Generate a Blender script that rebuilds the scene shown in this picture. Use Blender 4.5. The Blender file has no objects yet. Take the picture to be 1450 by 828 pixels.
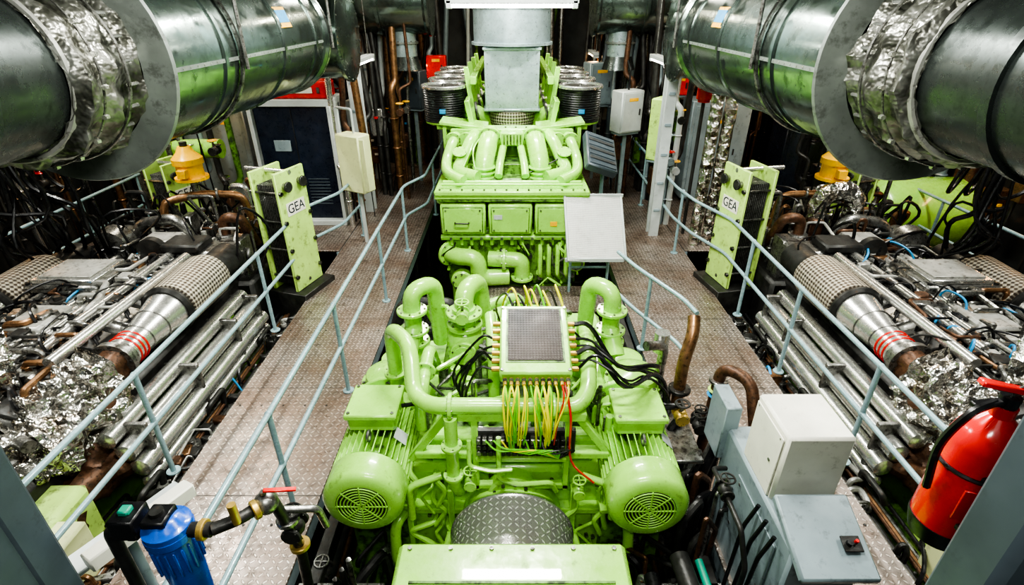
import bpy, bmesh, math, random
from mathutils import Vector, Matrix, noise
sc=bpy.context.scene
V=Vector
# ------------------------------------------------------------ materials
MATS={}
def newmat(name):
    m=bpy.data.materials.new(name); m.use_nodes=True
    nt=m.node_tree; nt.nodes.clear()
    o=nt.nodes.new('ShaderNodeOutputMaterial'); p=nt.nodes.new('ShaderNodeBsdfPrincipled')
    nt.links.new(p.outputs[0],o.inputs[0]); MATS[name]=m
    return m,nt,p
def mth(nt,op,a,b=None,c=None):
    n=nt.nodes.new('ShaderNodeMath'); n.operation=op
    for i,x in enumerate((a,b,c)):
        if x is None: continue
        if isinstance(x,(int,float)): n.inputs[i].default_value=x
        else: nt.links.new(x,n.inputs[i])
    return n.outputs[0]
def mixc(nt,f,a,b):
    n=nt.nodes.new('ShaderNodeMix'); n.data_type='RGBA'
    for s,x in ((n.inputs[0],f),(n.inputs[6],a),(n.inputs[7],b)):
        if isinstance(x,(int,float)): s.default_value=x
        elif isinstance(x,tuple): s.default_value=(x[0],x[1],x[2],1)
        else: nt.links.new(x,s)
    return n.outputs[2]
def noi(nt,vec,scale,detail=4,rough=.6):
    n=nt.nodes.new('ShaderNodeTexNoise'); n.inputs['Scale'].default_value=scale
    n.inputs['Detail'].default_value=detail; n.inputs['Roughness'].default_value=rough
    nt.links.new(vec,n.inputs['Vector']); return n.outputs['Fac']
def remap(nt,x,a,b,c=0,d=1):
    n=nt.nodes.new('ShaderNodeMapRange')
    n.inputs[1].default_value=a;n.inputs[2].default_value=b;n.inputs[3].default_value=c;n.inputs[4].default_value=d
    nt.links.new(x,n.inputs[0]); return n.outputs[0]
def bump(nt,p,h,st,dist=.01):
    n=nt.nodes.new('ShaderNodeBump'); n.inputs['Strength'].default_value=st; n.inputs['Distance'].default_value=dist
    nt.links.new(h,n.inputs['Height']); nt.links.new(n.outputs[0],p.inputs['Normal'])
def mat(name,col,rough=.5,metal=0,var=.2,scale=6,dirt=(.03,.028,.02),da=.5,dth=.58,bs=0,bscale=60,coat=0,rv=1):
    m,nt,p=newmat(name)
    g=nt.nodes.new('ShaderNodeNewGeometry').outputs['Position']
    n1=noi(nt,g,scale); n2=noi(nt,g,scale*2.7,6,.7)
    lo=tuple(c*(1-var) for c in col); hi=tuple(min(1,c*(1+var)) for c in col)
    c=mixc(nt,remap(nt,n1,.3,.7),lo,hi)
    f=remap(nt,n2,dth,dth+.14,0,da)
    c=mixc(nt,f,c,dirt)
    nt.links.new(c,p.inputs['Base Color'])
    p.inputs['Metallic'].default_value=metal
    nt.links.new(remap(nt,n2,.3,.75,max(.05,rough-.12*rv),min(1,rough+.2*rv)),p.inputs['Roughness'])
    if coat: p.inputs['Coat Weight'].default_value=coat
    if bs: bump(nt,p,noi(nt,g,bscale,3),bs)
    return m
def emis(name,col,s):
    m,nt,p=newmat(name); p.inputs['Base Color'].default_value=(*col,1)
    p.inputs['Emission Color'].default_value=(*col,1); p.inputs['Emission Strength'].default_value=s
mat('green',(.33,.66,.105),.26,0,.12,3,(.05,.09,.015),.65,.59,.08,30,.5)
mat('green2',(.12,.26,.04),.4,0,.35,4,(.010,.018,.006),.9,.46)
mat('duct',(.21,.26,.235),.19,.92,.35,1.6,(.045,.07,.055),.75,.5,.04,5)
mat('duct_dark',(.08,.095,.09),.25,.75,.3,2,(.02,.02,.02),.6,.55,.06,8)
mat('duct_flange',(.28,.31,.29),.42,.6,.25,3,(.07,.07,.06),.6,.53)
mat('galv',(.40,.50,.52),.33,.6,.22,5,(.18,.25,.25),.6,.52)
mat('steel',(.28,.28,.265),.32,.85,.4,8,(.02,.015,.01),.85,.49,.1,40)
mat('steelb',(.62,.62,.59),.24,.85,.12,4,(.14,.12,.09),.4,.6,rv=.5)
mat('alu',(.40,.40,.37),.4,.4,.25,6,(.05,.04,.03),.8,.53)
mat('iron',(.035,.035,.033),.4,.4,.5,9,(.09,.05,.025),.6,.58,.2,40)
mat('rust',(.11,.055,.03),.45,.5,.5,12,(.02,.015,.01),.85,.5,.2,50)
mat('copper',(.27,.15,.075),.36,.75,.4,8,(.03,.02,.015),.8,.52)
mat('brass',(.60,.42,.12),.35,.7,.3,9,(.08,.05,.02),.6,.6)
mat('rubber',(.008,.008,.009),.32,0,.3,9,(.05,.05,.045),.5,.6)
mat('rail',(.25,.37,.40),.28,.15,.15,5,(.07,.08,.07),.6,.6)
mat('lgrey',(.44,.48,.47),.4,.05,.1,4,(.18,.18,.16),.5,.58)
mat('mgrey',(.22,.28,.30),.36,.1,.15,3,(.05,.06,.06),.6,.56)
mat('dgrey',(.055,.072,.085),.4,.1,.2,3,(.03,.035,.035),.6,.56)
mat('white',(.70,.69,.60),.4,0,.08,4,(.30,.28,.22),.5,.58)
mat('cream',(.58,.62,.33),.4,0,.1,4,(.2,.18,.1),.5,.58)
mat('lime',(.44,.66,.16),.4,0,.12,4,(.08,.10,.03),.75,.55)
mat('navy',(.010,.015,.028),.3,0,.3,5,(.04,.04,.05),.5,.6)
mat('red',(.62,.010,.005),.22,0,.15,5,(.12,.01,.01),.4,.62,coat=.5)
mat('yellow',(.88,.47,.005),.3,0,.12,6,(.25,.12,.02),.5,.6)
mat('blue',(.005,.085,.45),.22,0,.15,6,(.01,.03,.1),.4,.6,coat=.4)
mat('cyan',(.02,.30,.62),.4,0,.1)
mat('teal',(.01,.25,.16),.35,0,.2)
mat('cabY',(.80,.74,.01),.35,0,.1,da=.1); mat('cabG',(.16,.55,.03),.35,0,.1,da=.1)
mat('wall',(.04,.044,.042),.6,.1,.5,1.5,(.13,.08,.045),.5,.56)
mat('bilge',(.015,.021,.015),.3,.1,.6,2,(.06,.04,.02),.6,.55,.3,12)
mat('ceil',(.14,.15,.14),.6,0,.2)
mat('screen',(.03,.032,.032),.5,0,.3,20,(.12,.12,.11),.5,.55)
emis('tube',(1,.97,.88),26); emis('tubew',(1,.58,.26),42); emis('lampred',(1,.08,.02),.5)
m,nt,p=newmat('foil'); g=nt.nodes.new('ShaderNodeNewGeometry').outputs['Position']
p.inputs['Metallic'].default_value=.97; p.inputs['Roughness'].default_value=.2
vo=nt.nodes.new('ShaderNodeTexVoronoi'); vo.inputs['Scale'].default_value=9; nt.links.new(g,vo.inputs['Vector'])
nn=noi(nt,g,9,3,.6); bump(nt,p,mth(nt,'ADD',vo.outputs['Distance'],nn),1,.05)
nt.links.new(mixc(nt,remap(nt,noi(nt,g,6),.42,.66),(.72,.71,.67),(.24,.20,.15)),p.inputs['Base Color'])
m,nt,p=newmat('cloth'); g=nt.nodes.new('ShaderNodeNewGeometry').outputs['Position']
p.inputs['Metallic'].default_value=.8; p.inputs['Roughness'].default_value=.32
nn=noi(nt,g,6,3,.6); bump(nt,p,nn,1,.05)
nt.links.new(mixc(nt,remap(nt,nn,.4,.65),(.12,.12,.10),(.46,.46,.42)),p.inputs['Base Color'])
def pattern(name,uv,s,kind,c0,c1,rough,metal,bst,grime=1):
    m,nt,p=newmat(name)
    g=nt.nodes.new('ShaderNodeNewGeometry').outputs['Position']
    src=nt.nodes.new('ShaderNodeTexCoord').outputs['UV'] if uv else g
    sp=nt.nodes.new('ShaderNodeSeparateXYZ'); nt.links.new(src,sp.inputs[0])
    x=mth(nt,'DIVIDE',sp.outputs[0],s); y=mth(nt,'DIVIDE',sp.outputs[1],s)
    if kind=='tread':
        par=mth(nt,'FLOORED_MODULO',mth(nt,'ADD',mth(nt,'FLOOR',x),mth(nt,'FLOOR',y)),2)
        lx=mth(nt,'SUBTRACT',mth(nt,'FRACT',x),.5); ly=mth(nt,'SUBTRACT',mth(nt,'FRACT',y),.5)
        a=mth(nt,'ADD',lx,ly); b=mth(nt,'SUBTRACT',lx,ly)
        a2=mth(nt,'ADD',mth(nt,'MULTIPLY',a,par),mth(nt,'MULTIPLY',b,mth(nt,'SUBTRACT',1,par)))
        b2=mth(nt,'ADD',mth(nt,'MULTIPLY',b,par),mth(nt,'MULTIPLY',a,mth(nt,'SUBTRACT',1,par)))
        d=mth(nt,'ADD',mth(nt,'POWER',mth(nt,'MULTIPLY',a2,1.5),2),mth(nt,'POWER',mth(nt,'MULTIPLY',b2,5),2))
        h=remap(nt,d,1.0,.5)
    else:
        h=mth(nt,'MULTIPLY',mth(nt,'SINE',mth(nt,'MULTIPLY',mth(nt,'ADD',x,y),3.1416)),mth(nt,'SINE',mth(nt,'MULTIPLY',mth(nt,'SUBTRACT',x,y),3.1416)))
        h=remap(nt,h,-.5,.5)
    n1=noi(nt,g,1.4,5,.65); n2=noi(nt,g,8,6,.75)
    c=mixc(nt,h,c0,c1)
    if grime:
        c=mixc(nt,remap(nt,n1,.40,.66,0,.75*grime),c,(.17,.105,.07))
        c=mixc(nt,remap(nt,n2,.5,.68,0,.75*grime),c,(.035,.027,.02))
    nt.links.new(c,p.inputs['Base Color']); p.inputs['Metallic'].default_value=metal
    nt.links.new(remap(nt,n2,.3,.7,rough-.1,rough+.2),p.inputs['Roughness'])
    bump(nt,p,h,bst,.006)
pattern('tread',False,.055,'tread',(.25,.215,.19),(.70,.64,.58),.30,.6,1)
pattern('treaduv',True,.05,'tread',(.34,.33,.32),(.98,.97,.95),.22,.6,1,.25)
pattern('weave',True,.05,'w',(.05,.045,.037),(.58,.54,.44),.45,.35,1,.5)
pattern('deskgrid',False,.018,'w',(.34,.35,.33),(.52,.53,.50),.4,.25,.3,.2)
pattern('meshblk',False,.022,'w',(.006,.006,.006),(.05,.05,.048),.35,.3,.9,.2)
# ------------------------------------------------------------ mesh builder
class B:
    def __init__(s,name,M=None):
        s.n=name; s.v=[]; s.f=[]; s.fm=[]; s.ms=[]; s.uv={}; s.M=M or Matrix.Identity(4)
    def sl(s,m):
        if m not in s.ms: s.ms.append(m)
        return s.ms.index(m)
    def add(s,vs,fs,m,uvs=None):
        o=len(s.v); M=s.M; s.v+= [tuple(M@V(v)) for v in vs]; k=s.sl(m)
        for i,f in enumerate(fs):
            if uvs and uvs[i]: s.uv[len(s.f)]=uvs[i]
            s.f.append([o+j for j in f]); s.fm.append(k)
    def box(s,c,size,m,rot=(0,0,0),bev=.008):
        h=[x/2 for x in size]; b=min(bev,min(h)*.45)
        R=Matrix.Rotation(rot[2],3,'Z')@Matrix.Rotation(rot[1],3,'Y')@Matrix.Rotation(rot[0],3,'X')
        vs=[];I={}
        for sx in(-1,1):
            for sy in(-1,1):
                for sz in(-1,1):
                    for k in range(3):
                        q=[sx*(h[0]-b),sy*(h[1]-b),sz*(h[2]-b)]; q[k]=(sx,sy,sz)[k]*h[k]
                        I[sx,sy,sz,k]=len(vs); vs.append(V(c)+R@V(q))
        fs=[]
        for k in range(3):
            a,d=[(1,2),(0,2),(0,1)][k]
            for sg in(-1,1):
                f=[]
                for p,q in((-1,-1),(1,-1),(1,1),(-1,1)):
                    t=[0,0,0];t[k]=sg;t[a]=p;t[d]=q; f.append(I[t[0],t[1],t[2],k])
                fs.append(f)
            for p in(-1,1):
                for q in(-1,1):
                    t=[0,0,0];t[a]=p;t[d]=q
                    t[k]=-1;t0=tuple(t);t[k]=1;t1=tuple(t)
                    fs.append([I[(*t0,a)],I[(*t1,a)],I[(*t1,d)],I[(*t0,d)]])
        for sx in(-1,1):
            for sy in(-1,1):
                for sz in(-1,1): fs.append([I[sx,sy,sz,k] for k in range(3)])
        s.add(vs,fs,m)
    def lathe(s,p0,ax,prof,m,seg=24,cap=True,jit=0,ph=0):
        z=V(ax).normalized(); x=z.orthogonal().normalized()
        if abs(z.y)>.9: x=V((0,0,-1))
        x=(x-z*x.dot(z)).normalized(); y=z.cross(x); vs=[];fs=[];uvs=[]
        for t,r in prof:
            for i in range(seg):
                a=2*math.pi*i/seg+ph; rr=r
                if jit:
                    q=V(p0)+z*t+(x*math.cos(a)+y*math.sin(a))*r
                    rr=r*(1+jit*noise.noise(q*5)+jit*.6*noise.noise(q*13))
                vs.append(V(p0)+z*t+(x*math.cos(a)+y*math.sin(a))*rr)
        rm=max(r for t,r in prof)
        for j in range(len(prof)-1):
            for i in range(seg):
                k=(i+1)%seg; fs.append([j*seg+i,j*seg+k,(j+1)*seg+k,(j+1)*seg+i])
                u0=2*math.pi*i/seg*rm;u1=2*math.pi*(i+1)/seg*rm;t0=prof[j][0];t1=prof[j+1][0]
                uvs.append([(u0,t0),(u1,t0),(u1,t1),(u0,t1)])
        if cap:
            fs.append(list(range(seg))); uvs.append(None)
            n=(len(prof)-1)*seg; fs.append([n+i for i in range(seg)]); uvs.append(None)
        s.add(vs,fs,m,uvs)
    def cyl(s,p0,p1,r,m,r1=None,seg=16,bev=0):
        d=V(p1)-V(p0); L=d.length; r1=r if r1 is None else r1
        pr=[(0,r),(L,r1)] if not bev else [(0,r-bev),(bev,r),(L-bev,r1),(L,r1-bev)]
        s.lathe(p0,d,pr,m,seg)
    def sweep(s,P,r,m,seg=10,jit=0):
        P=[V(p) for p in P]; n=len(P); vs=[];fs=[];uvs=[]
        T=[(P[min(i+1,n-1)]-P[max(i-1,0)]).normalized() for i in range(n)]
        x=T[0].orthogonal().normalized(); L=0
        LL=[]
        for i in range(n):
            x=x-T[i]*x.dot(T[i]); x.normalize(); y=T[i].cross(x)
            if i: L+=(P[i]-P[i-1]).length
            LL.append(L); ri=r[i] if isinstance(r,list) else r
            for k in range(seg):
                a=2*math.pi*k/seg; q=P[i]+(x*math.cos(a)+y*math.sin(a))*ri
                if jit: q+=(q-P[i])*(jit*noise.noise(q*6)+jit*.6*noise.noise(q*17))
                vs.append(q)
        rm=max(r) if isinstance(r,list) else r
        for j in range(n-1):
            for i in range(seg):
                k=(i+1)%seg; fs.append([j*seg+i,j*seg+k,(j+1)*seg+k,(j+1)*seg+i])
                u0=2*math.pi*i/seg*rm;u1=2*math.pi*(i+1)/seg*rm
                uvs.append([(u0,LL[j]),(u1,LL[j]),(u1,LL[j+1]),(u0,LL[j+1])])
        fs.append(list(range(seg)));fs.append([(n-1)*seg+i for i in range(seg)]);uvs+=[None,None]
        s.add(vs,fs,m,uvs)
    def tube(s,pts,r,m,bend=None,seg=10,jit=0,sub=0):
        pts=[V(p) for p in pts]; bend=bend or r*2.2; P=[pts[0]]
        for i in range(1,len(pts)-1):
            a,b,c=pts[i-1],pts[i],pts[i+1]; u=(a-b);w=(c-b)
            k=min(bend,u.length*.48,w.length*.48); p=b+u.normalized()*k;q=b+w.normalized()*k
            for j in range(6):
                t=j/5; P.append(p*(1-t)**2+b*2*t*(1-t)+q*t*t)
        P.append(pts[-1])
        if sub:
            Q=[P[0]]
            for a,b in zip(P,P[1:]):
                k=max(1,int((b-a).length/sub))
                for j in range(1,k+1): Q.append(a.lerp(b,j/k))
            P=Q
        Q=[P[0]]
        for q in P[1:]:
            if (q-Q[-1]).length>1e-5: Q.append(q)
        s.sweep(Q,r,m,seg,jit)
    def hose(s,pts,r,m,seg=6,k=5):
        p=[V(q) for q in pts]; p=[p[0]*2-p[1]]+p+[p[-1]*2-p[-2]]; P=[]
        for i in range(1,len(p)-2):
            for j in range(k):
                t=j/k; a,b,c,d=p[i-1:i+3]
                P.append(.5*((2*b)+(c-a)*t+(2*a-5*b+4*c-d)*t*t+(3*b-a-3*c+d)*t**3))
        P.append(p[-2]); s.sweep(P,r,m,seg)
    def ring(s,c,ax,R,r,m,seg=24,sub=6):
        z=V(ax).normalized(); x=z.orthogonal().normalized(); y=z.cross(x); vs=[];fs=[]
        for i in range(seg):
            a=2*math.pi*i/seg; d=x*math.cos(a)+y*math.sin(a)
            for j in range(sub):
                b=2*math.pi*j/sub; vs.append(V(c)+d*(R+r*math.cos(b))+z*r*math.sin(b))
        for i in range(seg):
            for j in range(sub):
                i2=(i+1)%seg;j2=(j+1)%sub; fs.append([i*sub+j,i2*sub+j,i2*sub+j2,i*sub+j2])
        s.add(vs,fs,m)
    def bolts(s,c,ax,R,n,r,h,m,ph=0):
        z=V(ax).normalized(); x=z.orthogonal().normalized(); y=z.cross(x)
        for i in range(n):
            a=2*math.pi*i/n+ph; q=V(c)+(x*math.cos(a)+y*math.sin(a))*R
            s.cyl(q-z*h,q+z*h,r,m,seg=6)
    def flange(s,c,ax,R,th,m,nb=8,bm='steel'):
        z=V(ax).normalized(); s.cyl(V(c)-z*th/2,V(c)+z*th/2,R,m,seg=24,bev=th*.15)
        if nb: s.bolts(c,ax,R*.84,nb,R*.075,th*.5+R*.06,bm)
    def sph(s,c,r,m,sz=1,seg=14):
        pr=[(-math.cos(math.pi*i/8)*r*sz,max(.001,math.sin(math.pi*i/8)*r)) for i in range(9)]
        s.lathe(c,(0,0,1),pr,m,seg,cap=False)
    def text(s,t,size,T,m):
        cu=bpy.data.curves.new('txt','FONT'); cu.body=t; cu.size=size; cu.align_x='CENTER'; cu.align_y='CENTER'; cu.extrude=.002
        o=bpy.data.objects.new('txt',cu); sc.collection.objects.link(o)
        dg=bpy.context.evaluated_depsgraph_get(); me=bpy.data.meshes.new_from_object(o.evaluated_get(dg))
        s.add([T@v.co for v in me.vertices],[list(p.vertices) for p in me.polygons],m)
        bpy.data.objects.remove(o); bpy.data.curves.remove(cu); bpy.data.meshes.remove(me)
    def done(s,parent=None):
        vs=s.v
        xs=[v[0] for v in vs];ys=[v[1] for v in vs];zs=[v[2] for v in vs]
        o=V(((min(xs)+max(xs))/2,(min(ys)+max(ys))/2,min(zs)))
        me=bpy.data.meshes.new(s.n); me.from_pydata([tuple(V(v)-o) for v in vs],[],s.f)
        for m in s.ms: me.materials.append(MATS[m])
        me.polygons.foreach_set('material_index',s.fm)
        ul=me.uv_layers.new(name='UVMap')
        if s.uv:
            for fi,uv in s.uv.items():
                ls=me.polygons[fi].loop_start
                for j,q in enumerate(uv): ul.data[ls+j].uv=q
        bm=bmesh.new(); bm.from_mesh(me); bmesh.ops.recalc_face_normals(bm,faces=bm.faces)
        bm.to_mesh(me); bm.free()
        me.polygons.foreach_set('use_smooth',[True]*len(me.polygons))
        me.set_sharp_from_angle(angle=math.radians(38)); me.update()
        ob=bpy.data.objects.new(s.n,me); ob.location=o; sc.collection.objects.link(ob)
        if parent: ob.parent=parent
        return ob
MX=Matrix.Scale(-1,4,(1,0,0))
PI=math.pi
# ------------------------------------------------------------ room shell
def simple(name,c,size,m):
    b=B(name); b.box(c,size,m,bev=.002); return b.done()
simple('floor',(0,7,-1.3),(17,18,.2),'bilge')
simple('ceiling',(0,7,5.3),(17,18,.2),'ceil')
simple('wall_left',(-8.4,7,2),(.2,18,6.6),'wall')
simple('wall_right',(8.4,7,2),(.2,18,6.6),'wall')
simple('wall_back',(0,16.1,2),(17,.2,6.6),'wall')
simple('wall_front',(0,-2,2),(17,.2,6.6),'wall')
def walkway(x0,x1,y0,y1):
    b=B('walkway_platform'); b.box(((x0+x1)/2,(y0+y1)/2,-.012),(x1-x0,y1-y0,.024),'tread',bev=.003)
    for x in (x0+.03,x1-.03): b.box((x,(y0+y1)/2,-.1),(.05,y1-y0,.15),'mgrey')
    y=y0+.6
    while y<y1:
        b.box(((x0+x1)/2,y,-.09),(x1-x0-.1,.06,.12),'mgrey')
        for x in (x0+.1,x1-.1): b.box((x,y,-.66),(.07,.07,1.08),'iron')
        for k in range(6): b.cyl((x0+.08+(x1-x0-.16)*k/5,y,0),(x0+.08+(x1-x0-.16)*k/5,y,.005),.012,'iron',seg=8)
        b.box(((x0+x1)/2,y+.3,.0003),(x1-x0,.008,.002),'iron',bev=0)
        y+=1.5
    b.done()
walkway(-3.0,-1.68,.9,14.5); walkway(1.62,3.0,.9,14.5); walkway(-.35,1.6,6.5,7.27)
walkway(-6.2,-3.02,8.6,14.5); walkway(3.02,6.2,8.6,14.5)
def railing(pts,posts,z=1.1,mid=.58,m='rail'):
    b=B('guard_railing')
    P=[V((x,y,0)) for x,y in pts]
    for h in (z,mid): b.tube([p+V((0,0,h)) for p in P],.024,m,bend=.15,seg=10)
    for x,y in posts:
        b.cyl((x,y,0),(x,y,z),.023,m,seg=10); b.flange((x,y,.008),(0,0,1),.06,.016,m,4)
        b.sph((x,y,mid),.032,m); b.sph((x,y,z),.03,m)
    b.done()
railing([(-1.82,1.35),(-1.82,8.8),(-1.55,9.4),(-1.55,13)],[(-1.82,1.4),(-1.82,3.1),(-1.82,4.75),(-1.82,6.8),(-1.82,8.6),(-1.55,10.4),(-1.55,12.5)])
railing([(-3.12,1.5),(-3.12,7.7),(-2.8,8.4),(-2.75,9.4)],[(-3.1,1.6),(-3.12,3.58),(-3.12,6.0),(-3.1,7.6),(-2.75,9.3)])
railing([(3.12,1.5),(3.12,7.2),(2.85,8.0),(2.75,8.7),(2.75,13.5)],[(3.1,1.6),(3.12,3.7),(3.12,5.1),(3.12,6.4),(2.8,8.5),(2.75,11),(2.75,13.2)])
railing([(1.36,6.3),(1.5,5.85),(1.85,5.05),(1.9,4.75)],[(1.62,5.58)],1.0,.45)
railing([(-6.7,2.0),(-6.7,9.5)],[(-6.7,2.1),(-6.7,4),(-6.7,6),(-6.7,8),(-6.7,9.4)])
railing([(6.7,2.0),(6.7,9.5)],[(6.7,2.1),(6.7,4),(6.7,6),(6.7,8),(6.7,9.4)])
walkway(-7.6,-6.55,1,9.6); walkway(6.55,7.6,1,9.6)
# ------------------------------------------------------------ overhead ducts
def duct(sg,xc):
    b=B('exhaust_duct'); zc=3.45; Y=(0,1,0)
    b.lathe((xc,-1.6,zc),Y,[(0,.47),(2.9,.47),(2.9,.495),(2.94,.495),(2.94,.47),(4.3,.47),(4.3,.495),(4.36,.495),(4.36,.47),(4.95,.47)],'duct_dark',48)
    pr=[(0,.475)]
    for i in range(1,13): pr.append((i*.045,.53+.035*math.sin(i*1.1)))
    pr.append((.56,.57)); b.lathe((xc,3.24,zc),Y,pr,'cloth',72,cap=False,jit=.1)
    b.ring((xc,3.26,zc),Y,.495,.02,'alu',40); b.ring((xc,3.62,zc),Y,.585,.012,'steel',48); b.ring((xc,3.4,zc),Y,.57,.008,'steel',48)
    b.bolts((xc,3.66,zc),Y,.58,26,.012,.05,'steelb'); b.bolts((xc,3.4,zc),Y,.58,20,.016,.016,'steelb')
    b.lathe((xc,3.80,zc),Y,[(0,.57),(0,.775),(.02,.785),(.04,.775),(.045,.62)],'duct_flange',64,cap=False)
    pr=[(0,.665)]
    for y in (.9,2.2,3.2): pr+= [(y,.665),(y+.005,.682),(y+.05,.682),(y+.055,.665)]
    pr+=[(3.6,.665),(3.62,.70),(3.72,.70),(3.74,.62),(4.1,.5),(5.0,.46)]
    b.lathe((xc,3.83,zc),Y,pr,'duct',64)
    b.box((xc-sg*.6685,5.6,zc-.06),(.004,3.4,.03),'duct_flange',bev=0)
    for k in range(34): b.cyl((xc-sg*.665,4.0+k*.1,zc-.06),(xc-sg*.676,4.0+k*.1,zc-.06),.007,'steelb',seg=6)
    b.lathe((xc+sg*.5,8.9,3.38),(-sg,0,0),[(0,.60),(abs(xc)+.5-2.5,.60),(abs(xc)+.5-2.5,.65),(abs(xc)+.5-2.45,.65),(abs(xc)+.5-2.44,.62),(abs(xc)+.5-2.43,.05)],'duct',48)
    b.bolts((sg*2.45,8.9,3.38),(1,0,0),.62,20,.012,.02,'steel')
    th=.34; cx=xc-sg*math.cos(th)*.672; cz=zc+math.sin(th)*.672
    b.box((cx,6.2,cz),(.008,.3,.2),'yellow',rot=(0,sg*th,0)); b.box((cx-sg*.004,6.2,cz+.01),(.008,.26,.12),'cyan',rot=(0,sg*th,0))
    for y in (1.2,5.0,7.5):
        for dx in (-.72,.72): b.cyl((xc+dx,y,3.3),(xc+dx,y,5.2),.018,'steel',seg=8)
        b.box((xc,y,4.2),(1.6,.08,.06),'mgrey')
        b.ring((xc,y,zc),Y,.69 if y>2 else .5,.02,'steel',48)
    b.done()
duct(-1,-3.0); duct(1,2.78)
def tduct(sg):
    b=B('ventilation_duct'); 
    b.lathe((sg*4.6,12,3.85),(-sg,0,0),[(0,.6),(1.0,.6),(1.0,.63),(1.05,.63),(1.05,.6),(2.0,.6),(2,.64),(2.06,.64),(2.06,.6),(2.9,.6),(2.95,.64),(3.0,.64),(3.0,.5)],'duct',40)
    b.cyl((sg*2.2,12,3.35),(sg*2.2,12,2.85),.26,'galv',seg=28); b.flange((sg*2.2,12,3.1),(0,0,1),.3,.04,'duct_flange',12)
    b.cyl((sg*2.2,12,2.85),(sg*2.2,12,2.6),.26,'duct_dark',r1=.34,seg=28)
    for x in (2.6,4.2): b.cyl((sg*x,12,4.3),(sg*x,12,5.2),.02,'steel')
    b.done()
tduct(-1); tduct(1)
b=B('air_supply_duct')
b.box((0,9.75,2.69),(.9,.7,1.0),'galv',bev=.01)
for z in (2.22,3.16): b.box((0,9.75,z),(.95,.75,.04),'galv')
for x in (-.4,.4):
    for k in range(6): b.cyl((x,9.395,2.3+k*.16),(x,9.405,2.3+k*.16),.01,'steel',seg=6)
b.lathe((0,9.9,3.2),(0,0,1),[(0,.68),(.04,.68),(.04,.64),(.55,.64),(.55,.67),(.6,.67),(.6,.64),(2,.64)],'galv',48)
b.lathe((0,9.7,1.75),(0,0,1),[(0,.34),(.1,.38),(.2,.36),(.3,.4),(.44,.37)],'weave',40)
b.done()
def lamp(c,L,ax='x',m='tube',w=.16):
    b=B('fluorescent_lamp'); s=(L,w,.07) if ax=='x' else (w,L,.07)
    b.box(c,s,'lgrey'); d=V((L/2-.04,0,0)) if ax=='x' else V((0,L/2-.04,0))
    o=V((0,.035,0)) if ax=='x' else V((.035,0,0))
    for sgn in (-1,1): b.cyl(V(c)-d+o*sgn-V((0,0,.055)),V(c)+d+o*sgn-V((0,0,.055)),.02,m,seg=10)
    for sgn in (-1,1):
        b.box(V(c)+d*sgn-V((0,0,.04)),(.06,w,.09) if ax=='x' else (w,.06,.09),'lgrey')
        b.cyl(V(c)+d*sgn*.8,V(c)+d*sgn*.8+V((0,0,5.2-c[2])),.01,'steel',seg=6)
    b.done()
lamp((.0,7,3.83),1.53)
lamp((-2.62,10.2,2.95),1.2,'y'); lamp((2.62,10.2,2.95),1.2,'y')
lamp((-5.4,10.2,2.5),1.3,'y','tubew'); lamp((5.4,10.2,2.5),1.3,'y','tubew')
lamp((-2.3,13.2,2.6),1.0,'y','tubew'); lamp((1.9,13.6,2.8),1.0,'y','tubew')
lamp((-7.6,7.5,2.1),1.2,'y','tubew'); lamp((7.6,7.5,2.1),1.2,'y','tubew')
# ------------------------------------------------------------ central main engine
def valve(b,c,s=1,m='green',w='red'):
    c=V(c); b.sph(c,.06*s,m); b.cyl(c,c+V((0,0,.14*s)),.015*s,'steel',seg=8)
    b.ring(c+V((0,0,.14*s)),(0,0,1),.06*s,.009*s,w,16)
    b.box(c+V((0,0,.14*s)),(.12*s,.012*s,.01*s),w); b.box(c+V((0,0,.14*s)),(.012*s,.12*s,.01*s),w)
    b.flange(c+V((0,-.07*s,0)),(0,1,0),.06*s,.02*s,m,4); b.flange(c+V((0,.07*s,0)),(0,1,0),.06*s,.02*s,m,4)
R=random.Random(3)
b=B('marine_diesel_engine')
b.box((0,10.2,-.15),(1.9,5.2,1.6),'green',bev=.05)
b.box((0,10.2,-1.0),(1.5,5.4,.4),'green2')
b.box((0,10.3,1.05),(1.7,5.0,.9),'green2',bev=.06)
for sg in (-1,1):
    for i in range(7):
        y=8.2+i*.68
        b.box((sg*.98,y,.35),(.12,.5,.6),'green',bev=.03); b.bolts((sg*1.04,y,.35),(1,0,0),.2,6,.02,.02,'steel')
        b.box((sg*.95,y,1.25),(.3,.55,.5),'green',rot=(0,sg*-.5,0),bev=.05)
b.box((0,7.75,1.44),(2.2,.9,.07),'green',bev=.015)
b.box((0,7.35,1.40),(2.2,.05,.1),'green'); b.box((0,7.33,1.33),(2.1,.02,.03),'green2')
for k in range(14): b.cyl((-1.02+k*.157,7.34,1.48),(-1.02+k*.157,7.34,1.5),.015,'steel',seg=6)
b.tube([(-1.0,7.45,1.53),(1.0,7.45,1.53)],.02,'green'); b.tube([(-1.0,7.6,1.52),(1.0,7.6,1.52)],.03,'green')
for x0,x1 in ((-1.03,-.38),(-.34,.29),(.33,.95)):
    b.box(((x0+x1)/2,7.45,1.05),(x1-x0,.28,.46),'green',bev=.025)
    b.box(((x0+x1)/2,7.305,1.05),(x1-x0-.08,.02,.38),'green2',bev=.003)
    b.box(((x0+x1)/2,7.295,1.05),(x1-x0-.10,.02,.36),'green',bev=.008)
    for x in (x0+.08,x1-.08):
        for z in (.90,1.20): b.cyl((x,7.275,z),(x,7.31,z),.014,'steel',seg=6)
b.tube([(-.82,7.3,1.02),(-.82,7.24,1.02),(-.62,7.24,1.02),(-.62,7.3,1.02)],.01,'iron',seg=6)
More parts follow.
